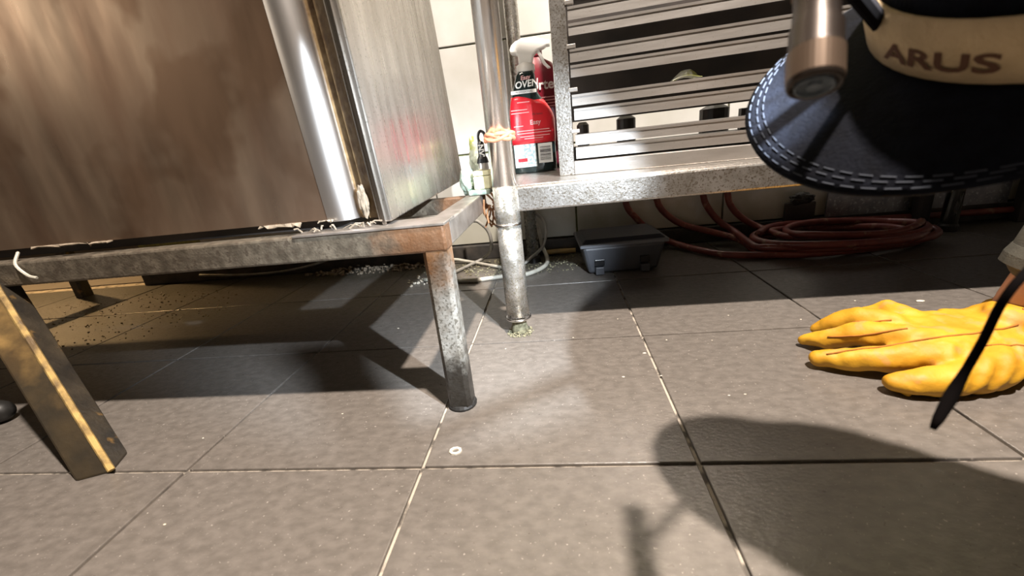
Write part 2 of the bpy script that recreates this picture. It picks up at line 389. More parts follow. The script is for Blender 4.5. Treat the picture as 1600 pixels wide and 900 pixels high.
bm = B(); box(bm, (-2.9, 1.32, .745), (2.03, 1.40, .84)); obj('rail', bm, M['stand'], ST, bevel=.008)
L2 = obj('leg', sq_leg((2.075, .395, .012), (2.075, .405, .745), .105), M['leg'], ST)
bm = B(); lathe(bm, (2.075, .395, 0), [(.0, 0), (.064, 0), (.067, .012), (.060, .022), (.05, .024)], 20); obj('foot', bm, M['boot'], L2)
bm = B(); A = V((.575, .03, .0)); C_ = V((-.045, .36, .77)); h = .066
po = [(-h, -h), (h, -h), (h, h), (-h, h)]
d = (C_ - A).normalized(); rt = Matrix.Rotation(math.radians(24), 3, 'Z')
po3 = [rt @ V((x, y, 0)) for x, y in po]
hexa(bm, [A + p for p in po3], [C_ + p for p in po3])
bm.faces.ensure_lookup_table(); bm.faces[2].material_index = 1
L1 = obj('leg', bm, [M['leg_old'], M['leg_worn']], ST, bevel=.012)
e = rt @ V((.062, -.062, 0))
bm = B(); tube(bm, [A + e + V((0, 0, .01)), A.lerp(C_, .5) + e, C_ + e], .013, 8); tag(obj('worn_edge', bm, M['leg_edge'], L1), 'yellowed worn corner edge', None)
bm = sq_leg((-2.80, 2.70, 0), (-2.80, 2.70, .84), .12); obj('leg', bm, M['leg_old'], ST)
bm = sq_leg((-2.82, .42, 0), (-2.82, .42, .745), .11); obj('leg', bm, M['leg_old'], ST)
bm = B(); box(bm, (-2.86, 1.40, .745), (-2.75, 2.76, .84)); obj('rail', bm, M['stand'], ST)
# weld rust clump joining stand rail and pole
bm = B()
for k in range(16):
    a = V((2.12 + random.uniform(0, .09), 1.28 + random.uniform(-.04, .06), .80 + random.uniform(-.02, .08)))
    tube(bm, catmull([a, a + V((random.uniform(-.04, .05), random.uniform(-.03, .03), -random.uniform(.03, .08))), a + V((random.uniform(-.02, .05), random.uniform(-.03, .03), -random.uniform(.08, .22)))], 3), .006, 5)
tag(obj('rusty_wire', bm, M['rust'], None), 'tangle of rusty wire strands at the end of the stand beside the pole', 'wire', kind='stuff')

# ------------------------------------------------------------------ big cabinet
CB = thing('steel_cabinet', 'large brown-toned stainless steel cabinet standing on the low frame', 'cabinet', (-.5, 1.2, .856))
def tl(x, z): return x - .045 * (z - .88)          # the cabinet leans a touch
TOP = 5.2
bm = B()
n = 14; rad = .075
prof = [(-2.9, .42), (1.66, .42)] 
arc = [(1.665 + rad * math.sin(t), .42 + rad - rad * math.cos(t)) for t in [math.pi / 2 * k / n for k in range(n + 1)]]
back = [(1.74, 1.9), (-2.9, 1.9)]
def wallsheet(bm, pts, z0, z1, mi=0):
    a = [bm.verts.new((tl(x, z0), y, z0)) for x, y in pts]; b = [bm.verts.new((tl(x, z1), y, z1)) for x, y in pts]
    for i in range(len(pts) - 1): bm.faces.new((a[i], a[i + 1], b[i + 1], b[i])).material_index = mi
    return a, b
allp = [(-2.9, .42), (1.665, .42)] + arc[1:] + back
a, b = wallsheet(bm, allp + [allp[0]], .898, TOP)
for f in list(bm.faces): 
    f.smooth = False
a = [v for v in a]; bm.faces.new(a[:-1]); bm.faces.new(b[:-1][::-1])
bmesh.ops.remove_doubles(bm, verts=bm.verts, dist=1e-6)
body = obj('body', bm, M['steel_front'], CB)
# polished rounded corner strip, slightly proud
bm = B(); arc2 = [(1.665 + (rad + .006) * math.sin(t), .42 + rad - (rad + .006) * math.cos(t)) for t in [math.pi / 2 * k / n for k in range(-3, n + 1)]]
arc2[0:3] = [(1.630, .4175), (1.642, .4150), (1.655, .4140)]
a, b = wallsheet(bm, arc2 + [(1.748, .60)], .888, TOP)
o = obj('corner_strip', bm, M['steel_round'], CB, smooth=True)
# recess with old grease
bm = B(); a, b = wallsheet(bm, [(1.745, .50), (1.80, .50), (1.80, .47), (1.845, .46)], .885, TOP); o = obj('recess', bm, M['grease'], CB)
sm = o.modifiers.new('s', 'SOLIDIFY'); sm.thickness = .004
# side panel
bm = B()
for (x0, x1, y0, y1) in ((1.845, 1.90, .42, 1.86),):
    hexa(bm, [(tl(x0, .87), y0, .868), (tl(x1, .87), y0, .868), (tl(x1, .87), y1, .905), (tl(x0, .87), y1, .905)], [(tl(x0, TOP), y0, TOP), (tl(x1, TOP), y0, TOP), (tl(x1, TOP), y1, TOP), (tl(x0, TOP), y1, TOP)])
obj('side_panel', bm, M['steel_side'], CB, bevel=.006)
bm = B(); hexa(bm, [(tl(1.862, .87), .412, .858), (tl(1.875, .87), .412, .858), (tl(1.875, .87), .424, .858), (tl(1.862, .87), .424, .858)],
            [(tl(1.862, TOP), .412, TOP), (tl(1.875, TOP), .412, TOP), (tl(1.875, TOP), .424, TOP), (tl(1.862, TOP), .424, TOP)])
obj('edge_strip', bm, M['edge'], CB)
# dark block put in the gap for the shade under the body and torn sealant rags hanging over the gap
bm = B(); box(bm, (-2.85, .47, .8565), (1.70, 1.3, .8975)); obj('gap_fill', bm, M['dark'], CB)
bm = B()
def rag(x0, x1, z, drop, y=.405):
    k = 8; top = []; bot = []
    for i in range(k + 1):
        x = x0 + (x1 - x0) * i / k
        top.append(bm.verts.new((x, y + random.uniform(-.006, .006), z))); bot.append(bm.verts.new((x + random.uniform(-.01, .01), y - random.uniform(0, .02), z - drop * abs(math.sin(i * 1.3 + x * 9)) * random.uniform(.1, .7) - .001)))
    for i in range(k): bm.faces.new((top[i], top[i + 1], bot[i + 1], bot[i]))
rag(1.33, 1.52, .900, .035); rag(.20, .5, .900, .018); rag(.52, .62, .900, .03); rag(1.60, 1.66, .900, .02)
o = obj('torn_sealant', bm, M['sealant'], CB); o['kind'] = 'stuff'; s_ = o.modifiers.new('s', 'SOLIDIFY'); s_.thickness = .0015
bm = B()
for k in range(16):
    a = V((random.uniform(1.52, 1.86), random.uniform(.37, .43), .862)); d = V((random.uniform(-.08, .08), random.uniform(-.02, .02), random.uniform(0, .02)))
    tube(bm, [a, a + d * .5 + V((0, 0, .010)), a + d], random.uniform(.002, .0045), 5)
o = tag(obj('sealant_scraps', bm, M['sealant'], None), 'dirty scraps of torn sealant on the stand corner under the cabinet edge', 'debris', kind='stuff')
GD = 1
bm = B(); tube(bm, catmull([(.13, .40, .885), (.17, .345, .84), (.22, .335, .79), (.26, .335, .775)], 5), .006, 6); tag(obj('cable_tie', bm, M['cable'], None), 'pale tie end hanging over the front rail of the stand at far left', 'tie')

# ------------------------------------------------------------------ shelf unit with tubular legs
SH = thing('steel_shelf', 'steel shelf unit with tubular legs and speckled front apron', 'shelf', (3.6, 1.8, 0))
def pole(x, y, z0, z1, r, parent, collars=(), mname='chrome', low=None):
    bm = B(); lathe(bm, (x, y, z0), [(r, 0), (r, z1 - z0)], 32); p = obj('leg', bm, M[mname], parent, smooth=False)
    for f in p.data.polygons: f.use_smooth = len(f.vertices) == 4
    return p
P1 = pole(2.285, 1.15, .11, 6.0, .068, SH)
bm = B(); lathe(bm, (2.285, 1.15, .12), [(.0705, 0), (.0705, .565)], 32); o = obj('sleeve', bm, M['chrome_low'], P1)
for f in o.data.polygons: f.use_smooth = len(f.vertices) == 4
bm = B(); lathe(bm, (2.285, 1.15, .69), [(.0690, 0), (.0725, .006), (.0690, .205)], 32); o = obj('sleeve', bm, M['chrome_low'], P1)
for f in o.data.polygons: f.use_smooth = len(f.vertices) == 4
for z in (.685, .10):
    bm = B(); tube(bm, [(2.285 + .072 * math.cos(t), 1.15 + .072 * math.sin(t), z) for t in [2 * math.pi * k / 32 for k in range(32)]], .008, 8, closed=True); obj('collar', bm, M['chrome'], P1, smooth=True)
bm = B(); lathe(bm, (2.285, 1.15, 0), [(.052, 0), (.06, .01), (.046, .05), (.04, .12)], 20); obj('foot', bm, M['dirt'], P1, smooth=True)
for x, y in ((7.3, 1.15), (2.30, 2.72), (5.93, 2.72), (7.3, 2.72)):
    p = pole(x, y, .03, 6.0 if y < 2 else 5.9, .058, SH, mname='chrome' if x == 5.93 else 'chrome_low')
    bm = B(); lathe(bm, (x, y, 0), [(.07, 0), (.07, .05), (.058, .07)], 20); obj('foot', bm, M['boot'], p)
bm = B(); box(bm, (2.345, 1.135, .748), (7.35, 1.20, .885)); obj('apron', bm, M['alu_rail'], SH, bevel=.012)
bm = B(); box(bm, (2.36, 1.19, .865), (7.38, 2.78, .89)); box(bm, (2.17, 1.26, .865), (2.37, 2.60, .89)); obj('shelf_board', bm, M['alu_rail'], SH, bevel=.004)
bm = B(); box(bm, (2.25, 2.68, .755), (7.3, 2.76, .865)); obj('rear_rail', bm, M['dark'], SH)
bm = B()
for k in range(3):
    pts = [(2.285 + (.074 + .006 * math.sin(t * 5 + k)) * math.cos(t), 1.15 + (.074 + .006 * math.sin(t * 5 + k)) * math.sin(t), 1.155 + .016 * math.sin(2 * t + k * 2.1)) for t in [2 * math.pi * q / 40 for q in range(40)]]
    tube(bm, pts, .011, 7, closed=True)
tag(obj('orange_tie', bm, M['orange_tie'], smooth=True), 'orange tape twisted round the steel pole beside the spray bottle', 'tape')
# heap of grime round the pole's foot
def grit(name, label, cx, cy, rx, ry, n, smin, smax, m, zmax=.01, base=0.0, seed=1, polyf=None):
    rnd = random.Random(seed); bm = B()
    for k in range(n):
        a = rnd.uniform(0, 6.28); q = math.sqrt(rnd.random()); s = rnd.uniform(smin, smax)
        c = V((cx + rx * q * math.cos(a), cy + ry * q * math.sin(a), base + s * .3 + rnd.random() ** 2 * zmax * (1 - q)))
        if polyf and not polyf(c): continue
        bmesh.ops.create_icosphere(bm, subdivisions=1, radius=s, matrix=Matrix.Translation(c) @ Matrix.Rotation(a, 4, 'Z') @ Matrix.Diagonal((1, rnd.uniform(.5, 1), rnd.uniform(.4, .8), 1)))
    return tag(obj(name, bm, m), label, 'debris', kind='stuff')
grit('grime_heap', 'crumbly pale grime heaped round the foot of the steel pole', 2.29, 1.14, .085, .08, 130, .004, .012, M['dirt'], .03, seed=3)
grit('floor_dirt', 'greenish crumbs and dirt on the floor along the wall', 2.3, 2.62, 1.1, .30, 620, .004, .013, M['dirt'], .02, seed=4)
grit('rubble', 'pale lumpy rubble at the wall under the big cabinet', .55, 2.85, .75, .12, 260, .008, .03, M['sealant'], .08, seed=5)
grit('rubble', 'small pale pebbles on the floor behind the rusty front leg', 1.35, 2.35, .25, .18, 40, .006, .022, M['crumb'], .01, seed=6)
grit('debris', 'dark scattered crumbs on the floor under the left end of the cabinet', -1.7, 1.9, 1.3, .8, 420, .003, .010, M['grease'], .006, seed=8)

# ------------------------------------------------------------------ louvred panel
yaw = math.atan2(-.112, 1.0)
LM = Matrix.Translation(V((2.598, 1.49, 0))) @ Matrix.Rotation(yaw, 4, 'Z')
LV = thing('louvred_panel', 'large aluminium louvred panel with paired slats standing on the shelf', 'panel', (3.5, 1.4, .89))
bm = B(); box(bm, (0, 0, .891), (.092, .07, 2.75), LM); obj('stile', bm, M['alu_rail'], LV, bevel=.005)
bm = B(); box(bm, (2.1, 0, .891), (2.2, .07, 2.75), LM); obj('stile', bm, M['alu_rail'], LV, bevel=.005)
bm = B(); box(bm, (.092, 0.0, .891), (2.1, .07, .972), LM); obj('rail', bm, M['alu'], LV, bevel=.005)
bm = B(); box(bm, (.092, 0, 2.66), (2.1, .07, 2.75), LM); obj('rail', bm, M['alu'], LV, bevel=.005)
slz = [(.985, 1.050), (1.064, 1.122), (1.205, 1.268), (1.284, 1.345), (1.436, 1.500), (1.514, 1.582), (1.648, 1.708), (1.724, 1.790), (1.868, 1.930), (1.944, 2.005), (2.086, 2.15), (2.165, 2.225), (2.3, 2.365), (2.38, 2.44)]
for k, (z0, z1) in enumerate(slz):
    bm = B(); zt = z1 - .014
    x0 = .10 + (.008 if k < 3 else 0)
    prism(bm, [(z0, .018), (z0 + .006, .004), (zt, .010), (zt, -.002), (z1, -.002), (z1, .050), (zt + .004, .052), (zt, .02), (z0 + .006, .016)][::1], 0, 0.0001) if False else None
    # section: front face leaning, top lip proud
    sec = [(0.000, z0), (0.004, zt), (-.0005, zt + .001), (-.0005, z1), (.055, z1 + .004), (.055, z1 - .006), (.018, zt - .004), (.013, z0 + .004)]
    a = [bm.verts.new(LM @ V((x0, y, z))) for y, z in sec]; b = [bm.verts.new(LM @ V((2.09, y, z))) for y, z in sec]
    bm.faces.new(a); bm.faces.new(b[::-1])
    for i in range(len(sec)): bm.faces.new((a[i], b[i], b[(i + 1) % len(sec)], a[(i + 1) % len(sec)]))
    obj('slat', bm, M['alu'], LV)
for k in range(0, len(slz) - 1, 2):
    z = (slz[k + 1][1] + (slz[k + 2][0] if k + 2 < len(slz) else slz[k + 1][1] + .08)) / 2 - .03 
    bm = B(); box(bm, (.085, -.004, z), (.135, .02, z + .022), LM); obj('clip', bm, M['alu'], LV, bevel=.003)
bm = B(); box(bm, (.02, .30, .90), (2.15, .36, 1.05), LM); box(bm, (1.1, .30, 1.05), (2.15, .36, 1.17), LM); box(bm, (.06, .40, 1.21), (2.15, .46, 2.7), LM); box(bm, (.06, .36, .90), (.9, .42, 1.0), LM)  # dark backing added to stand in for shade between the slats
tag(obj('dark_slab', bm, M['dark'], None), 'dark backing added on the shelf for the shade behind the slats', 'backing')
for cx, cz, rx, lab in ((2.80, 1.19, .045, 'narrow dark filler added for shade in the gap above the lowest slats'), (3.12, 1.20, .07, 'middle dark filler added for shade in the gap above the lowest slats'), (3.75, 1.20, .10, 'wide dark filler added for shade in the gap at the cap brim')):
    bm = B(); lathe(bm, (cx, 2.2, .891), [(rx, 0), (rx, cz - .891), (rx * .6, cz - .87)], 16); tag(obj('dark_filler', bm, M['dark'], None), lab, 'filler')  # dark fillers added so the gaps behind the slats look shaded
bm = B()
rn = random.Random(5)
vs = []
for i in range(7):
    row = []
    for j in range(5):
        row.append(bm.verts.new(LM @ V((.66 + i * .026, .03 + j * .03, 1.352 + (.055 * math.sin(math.pi * i / 6) + rn.uniform(-.006, .006)) * math.sin(math.pi * (j + .5) / 5)))))
    vs.append(row)
for i in range(6):
    for j in range(4): bm.faces.new((vs[i][j], vs[i + 1][j], vs[i + 1][j + 1], vs[i][j + 1]))
o = tag(obj('plastic_scrap', bm, M['bag']), 'small crumpled scrap of clear plastic lying on a middle slat', 'scrap'); s_ = o.modifiers.new('s', 'SOLIDIFY'); s_.thickness = .0008

# ------------------------------------------------------------------ bottles
BT = thing('spray_bottle', 'red and dark spray cleaner bottle with white trigger on the shelf beside the pole', 'bottle', (2.42, 2.15, .893))
Y = 2.15
pr = [(.893, 2.265, 2.57), (.905, 2.246, 2.589), (.993, 2.247, 2.588), (1.11, 2.252, 2.588), (1.20, 2.257, 2.590), (1.28, 2.26, 2.588), (1.345, 2.267, 2.557), (1.413, 2.28, 2.506), (1.45, 2.292, 2.482), (1.525, 2.318, 2.477), (1.572, 2.333, 2.472), (1.594, 2.35, 2.466)]
def hd(z): return .085 if z < 1.3 else .085 - (z - 1.3) * .09
bm = B(); loft(bm, [(z, a, b, Y, hd(z)) for z, a, b in pr]); obj('body', bm, M['bottle'], BT, smooth=True)
def xr_at(z):
    for (z0, a0, b0), (z1, a1, b1) in zip(pr, pr[1:]):
        if z0 <= z <= z1:
            t = (z - z0) / (z1 - z0); return a0 + (a1 - a0) * t, b0 + (b1 - b0) * t
    return pr[-1][1:]
def wrap(bm_, z0, z1, off=.004, ztop=None, seg=10):
    zs = [z0 + (z1 - z0) * k / seg for k in range(seg + 1)]
    loft(bm_, [(z, xr_at(z)[0] - off, xr_at(z)[1] + off, Y, hd(z) + off) for z in zs])
bm = B(); wrap(bm, 1.10, 1.43); 
for v in bm.verts:                                   # label's sloped shoulder
    if v.co.z > 1.40: v.co.z -= max(0, (v.co.x - 2.36)) * .35
o = obj('label', bm, M['red'], BT, smooth=True); o['label'] = 'red shrink label'
def front(x0, x1, z0, z1, off, m, name='label_panel', par=BT):
    bm = B(); y = Y - .085 - off; nx = 6
    box(bm, (x0, y - .0015, z0), (x1, y, z1)); return obj(name, bm, m, par)
front(2.275, 2.44, .935, 1.10, .001, M['teal']); front(2.455, 2.56, .955, 1.095, .001, M['ink'], 'barcode_panel')
bm = B()
for k in range(14): box(bm, (2.468, Y - .0885, .975 + k * .007), (2.548, Y - .0878, .975 + k * .007 + random.choice((.002, .003, .005))))
obj('barcode', bm, M['darkink'], BT)['kind'] = 'stuff'
front(2.30, 2.37, .975, 1.0, .0035, M['red'])
def ft(s, x, z, size, off, m, name, Yb=Y, h=.085, slant=0, par=BT, bold=False):
    bm = text_bm(s, size, lambda a, b: (x + a + slant * b, Yb - h - off, z + b + slant * .5 * a), bold=bold); return obj(name, bm, m, par)
ft('OVEN', 2.41, 1.505, .062, -.006, M['ink'], 'lettering', slant=.12, bold=True)
ft('Easy', 2.405, 1.548, .04, -.009, M['pink'], 'lettering', slant=.12, bold=True)
bm = B(); box(bm, (2.292, Y - .0795, 1.445), (2.475, Y - .074, 1.468)); obj('label_panel', bm, M['ink'], BT)
ft('PROFESSIONAL', 2.385, 1.456, .019, -.004, M['darkink'], 'lettering')
ft('Easy', 2.45, 1.245, .045, .0052, M['pink'], 'lettering', bold=True); ft('0% fumes', 2.47, 1.30, .02, .0052, M['darkink'], 'lettering')
bm = B()
for k, (z, a, b) in enumerate(((1.385, 2.33, 2.42), (1.335, 2.28, 2.40), (1.315, 2.28, 2.41), (1.225, 2.29, 2.36), (1.19, 2.31, 2.55), (1.172, 2.31, 2.56), (1.15, 2.33, 2.55), (1.135, 2.36, 2.5))):
    box(bm, (a, Y - .0905, z), (b, Y - .0898, z + .005))
obj('small_print', bm, M['pink'], BT)['kind'] = 'stuff'
bm = B(); lathe(bm, (2.408, Y, 1.59), [(.066, 0), (.068, .01), (.066, .045), (.05, .055), (.048, .06)], 28); obj('collar', bm, M['white'], BT, smooth=True)
tp = [(2.362, 1.64), (2.362, 1.70), (2.345, 1.712), (2.312, 1.716), (2.304, 1.735), (2.32, 1.766), (2.35, 1.788), (2.39, 1.80), (2.49, 1.80), (2.565, 1.778), (2.572, 1.74), (2.548, 1.728), (2.50, 1.716), (2.472, 1.69), (2.458, 1.64)]
bm = B(); prism(bm, tp, Y - .045, Y + .045); TR = obj('spray_head', bm, M['white'], BT, bevel=.014)
bm = B(); lathe(bm, (2.568, Y, 1.757), [(.024, 0), (.024, .022), (.014, .024)], 16, V((1, 0, 0))); obj('nozzle', bm, M['white'], TR)
bm = B(); c = catmull([(2.50, Y, 1.725), (2.525, Y, 1.68), (2.545, Y, 1.635), (2.578, Y, 1.60)], 5)
for a, b in zip(c, c[1:]): hexa(bm, [a + V((-.012, -.028, 0)), a + V((.010, -.028, 0)), a + V((.010, .028, 0)), a + V((-.012, .028, 0))], [b + V((-.012, -.028, 0)), b + V((.010, -.028, 0)), b + V((.010, .028, 0)), b + V((-.012, .028, 0))])
obj('trigger', bm, M['white'], TR)

BK = thing('cleaner_bottle', 'dark maroon cleaner bottle half hidden behind the white-triggered spray bottle', 'bottle', (2.5, 2.45, .893))
bm = B(); loft(bm, [(.893, 2.38, 2.66, 2.46, .08), (.91, 2.37, 2.67, 2.46, .085), (1.45, 2.38, 2.665, 2.46, .085), (1.60, 2.40, 2.65, 2.46, .08), (1.68, 2.42, 2.60, 2.46, .07), (1.72, 2.44, 2.53, 2.46, .04), (1.74, 2.45, 2.52, 2.46, .035)]); obj('body', bm, M['maroon'], BK, smooth=True)
bm = text_bm('Mortein', .10, lambda a, b: (2.515 + a, 2.366, 1.52 + b), bold=True); obj('lettering', bm, M['ink'], BK)
bm = B()
for k in range(4): box(bm, (2.46, 2.3665, 1.36 + k * .022), (2.62, 2.3675, 1.368 + k * .022))
obj('small_print', bm, M['pink'], BK)['kind'] = 'stuff'
bm = B(); lathe(bm, (2.485, 2.46, 1.735), [(.045, 0), (.045, .04), (.03, .05)], 20); obj('cap', bm, M['maroon'], BK)

# ------------------------------------------------------------------ clutter at the end of the stand
def crumple(name, label, cat, c, r, m, seed, par=None, flat=.6, sub=4, amp=.35):
    bm = B(); bmesh.ops.create_icosphere(bm, subdivisions=sub, radius=1)
    for v in bm.verts:
        n1 = noise.noise(v.co * 2.1 + V((seed, 0, 0))); n2 = noise.noise(v.co * 5 + V((0, seed, 0)))
        v.co *= 1 + amp * n1 + amp * .55 * abs(n2)
        v.co = V(c) + V((v.co.x * r[0], v.co.y * r[1], v.co.z * r[2]))
    return tag(obj(name, bm, m, par), label, cat)
gd = crumple('tape_clump', None, None, (1.783, .452, .955), (.020, .010, .062), M['sealant'], 7.7); gd.parent = CB; gd.location = gd.location - CB.location  # small crumpled clump of pale tape
crumple('plastic_bag', 'crumpled pale plastic bag with yellow patches between cabinet and pole', 'bag', (2.055, 1.72, 1.06), (.055, .06, .12), M['bag'], 2.2)
crumple('green_net', 'dark green net scourer slumped on the end of the stand', 'net', (2.045, 1.33, .925), (.045, .06, .085), M['mesh_green'], 5.1, amp=.22)
bm = B(); box(bm, (2.096, 1.24, .882), (2.192, 1.36, .955)); box(bm, (2.096, 1.24, .958), (2.192, 1.36, .985)); 
tag(obj('cream_sponge', bm, M['sponge'], bevel=.006), 'cream sponge block on the end of the stand against the pole', 'sponge')
bm = B(); box(bm, (2.06, 1.22, .851), (2.19, 1.39, .881)); tag(obj('grey_pad', bm, M['mesh_green'], bevel=.01), 'thin dark scouring pad under the cream sponge block', 'scourer')
PG = thing('clip_lamp', 'small black hooked gadget standing on the cream sponge', 'gadget', (2.155, 1.3, .986))
bm = B(); lathe(bm, (2.155, 1.3, .986), [(.030, 0), (.032, .01), (.030, .04)], 18); obj('base', bm, M['alu'], PG)
bm = B(); lathe(bm, (2.155, 1.3, 1.026), [(.036, 0), (.030, .025), (.022, .04), (.019, .11), (.012, .12)], 18); bb = obj('body', bm, M['black'], PG)
bm = B(); tube(bm, catmull([(2.148, 1.3, 1.13), (2.145, 1.3, 1.175), (2.160, 1.3, 1.20), (2.180, 1.3, 1.19), (2.186, 1.3, 1.165)], 5), .008, 8); obj('hook', bm, M['black'], PG)
bm = text_bm('NVV', .045, lambda a, b: (2.156 + b, 1.2785, 1.085 - a), bold=True); obj('lettering', bm, M['ink'], bb)

# ------------------------------------------------------------------ grey lidded box
BX = thing('lidded_box', 'dark grey plastic box with lid on the floor against the wall', 'box', (3.06, 2.35, 0))
a1, b1 = V((2.80, 2.16, 0)), V((3.30, 2.20, 0))
BM = Matrix.Translation(V((3.07, 2.40, 0))) @ Matrix.Rotation(math.radians(3), 4, 'Z')
bm = B()
bw, bd, tw, td, hh = .285, .21, .355, .27, .25
hexa(bm, [BM @ V(p) for p in ((-bw, -bd, .01), (bw, -bd, .01), (bw, bd, .01), (-bw, bd, .01))], [BM @ V(p) for p in ((-tw + .02, -td + .01, hh), (tw - .02, -td + .01, hh), (tw - .02, td - .01, hh), (-tw + .02, td - .01, hh))])
obj('body', bm, M['box'], BX, bevel=.025)
bm = B(); box(bm, (-tw, -td, hh - .005), (tw, td, hh + .028), BM); obj('rim', bm, M['rim'], BX, bevel=.008)
bm = B(); hexa(bm, [BM @ V(p) for p in ((-tw + .015, -td + .015, hh + .028), (tw - .015, -td + .015, hh + .028), (tw - .015, td - .015, hh + .028), (-tw + .015, td - .015, hh + .028))], [BM @ V(p) for p in ((-tw + .05, -td + .06, hh + .055), (tw - .05, -td + .06, hh + .055), (tw - .05, td - .05, hh + .055), (-tw + .05, td - .05, hh + .055))])
obj('lid', bm, M['box_lid'], BX, bevel=.01)
for x in (-.20, .17):
    bm = B(); box(bm, (x - .035, -bd - .055, .012), (x + .035, -bd - .01, .075), BM); obj('foot', bm, M['box'], BX, bevel=.004)
    bm = B(); box(bm, (x - .040, -bd - .046, .085), (x + .040, -bd - .020, .14), BM); obj('latch', bm, M['black'], BX, bevel=.004)

# ------------------------------------------------------------------ hose
bm = B(); r = .030
hz = [(3.196, 2.90, .75), (3.22, 2.88, .46), (3.30, 2.86, .33), (3.42, 2.86, .2), (3.56, 2.84, .10), (3.68, 2.76, .05), (3.80, 2.56, .04), (3.95, 2.38, .035), (4.2, 2.28, .035), (4.5, 2.25, .035)]
hcurve = catmull(hz, 6)
tube(bm, hcurve, r, 10)
def spiral(cx, cy, rx, ry, z, t0, t1, n, dz=0, wob=.03, ph=0):
    return [(cx + (rx + wob * math.sin(2.3 * t + ph)) * math.cos(t), cy + (ry + wob * math.cos(1.7 * t + ph)) * math.sin(t), z + dz * (t - t0) + .012 * math.sin(3 * t + ph)) for t in [t0 + (t1 - t0) * k / n for k in range(n + 1)]]
loop = [(3.49, 2.88, .75), (3.50, 2.87, .48), (3.58, 2.86, .34), (3.74, 2.84, .22), (3.98, 2.80, .14), (4.2, 2.70, .07)]
tube(bm, catmull(loop + spiral(4.85, 2.48, .62, .32, .04, math.pi, math.pi + 4 * math.pi, 56, .005)[1:], 3), r, 10)
loop = [(3.90, 2.88, .75), (3.92, 2.87, .48), (3.97, 2.86, .35), (4.06, 2.84, .23), (4.18, 2.76, .13)]
tube(bm, catmull(loop + spiral(4.88, 2.46, .66, .35, .095, math.pi * .98, math.pi * 4.9, 56, .004, .05, 1.1)[1:], 3), r, 10)
loop = [(4.13, 2.90, .75), (4.14, 2.88, .47), (4.18, 2.86, .34), (4.29, 2.84, .22), (4.42, 2.78, .14)]
tube(bm, catmull(loop + spiral(5.0, 2.50, .52, .30, .13, math.pi * .9, math.pi * 3.9, 46, .004, .04, 2.3)[1:], 3), r, 10)
tube(bm, catmull([(4.7, 2.2, .06), (4.95, 2.28, .04), (5.25, 2.36, .035), (5.5, 2.42, .035)], 5), r, 10)
tag(obj('red_hose', bm, M['hose'], smooth=True), 'dirty red rubber hose coiled on the floor below the shelf', 'hose')
crumple('black_lump', 'black rubber lump lying behind the coiled red hose', 'rubber', (4.80, 2.90, .36), (.10, .045, .05), M['boot'], 3.3)
bm = B(); box(bm, (4.68, 2.905, 0), (4.94, 2.953, .32)); tag(obj('dark_slab', bm, M['dark'], bevel=.01), 'small black carton behind the hose coil against the wall', 'carton')

# ------------------------------------------------------------------ cables and pipes
def cable(name, label, pts, r, m, cat='cable'):
    bm = B(); tube(bm, catmull(pts, 8), r, 8); return tag(obj(name, bm, m, smooth=True), label, cat)
cable('white_cable', 'white cable curving forward on the floor around the pole', [(1.30, 2.32, .02), (1.66, 2.22, .02), (1.82, 2.20, .02), (2.04, 2.25, .02), (2.26, 2.27, .02), (2.42, 2.46, .03), (2.43, 2.76, .03), (2.39, 2.86, .12), (2.36, 2.90, .30), (2.28, 2.92, .40)], .020, M['cable'])
cable('white_cable', 'white cable lying straight along the wall behind the rusty leg', [(1.20, 2.86, .03), (1.45, 2.86, .05), (1.60, 2.83, .03), (1.80, 2.70, .02), (2.02, 2.52, .02), (2.1, 2.40, .02)], .016, M['cable'])
cable('grey_cable', 'grey cable looping down from the stand rail to the floor', [(1.76, 2.60, .75), (1.75, 2.62, .50), (1.82, 2.62, .46), (1.90, 2.62, .37), (1.92, 2.62, .26), (1.88, 2.72, .14), (1.78, 2.80, .05), (1.66, 2.70, .02), (1.56, 2.50, .02), (1.50, 2.40, .02)], .017, M['cablegrey'])
cable('grey_cable', 'grey cable loop between the pole and the rear shelf leg', [(2.18, 2.50, .02), (2.28, 2.56, .08), (2.40, 2.66, .16), (2.44, 2.78, .28), (2.41, 2.88, .38), (2.33, 2.92, .46)], .015, M['cablegrey'])
cable('grey_cable', 'thin grey cable sagging under the cabinet at the left', [(-1.3, 2.7, .14), (-.8, 2.72, .10), (-.35, 2.74, .10), (0, 2.78, .14), (.2, 2.84, .19)], .012, M['cablegrey'])
cable('cream_pipe', 'cream pipe clipped along the wall under the cabinet', [(.15, 2.92, .19), (.8, 2.92, .20), (1.35, 2.92, .19)], .026, M['pvc'], 'pipe')
cable('yellow_pipe', 'dull yellow pipe on the floor left of the grey box', [(2.40, 2.90, .035), (2.55, 2.90, .04), (2.72, 2.90, .035)], .026, M['yellowpipe'], 'pipe')

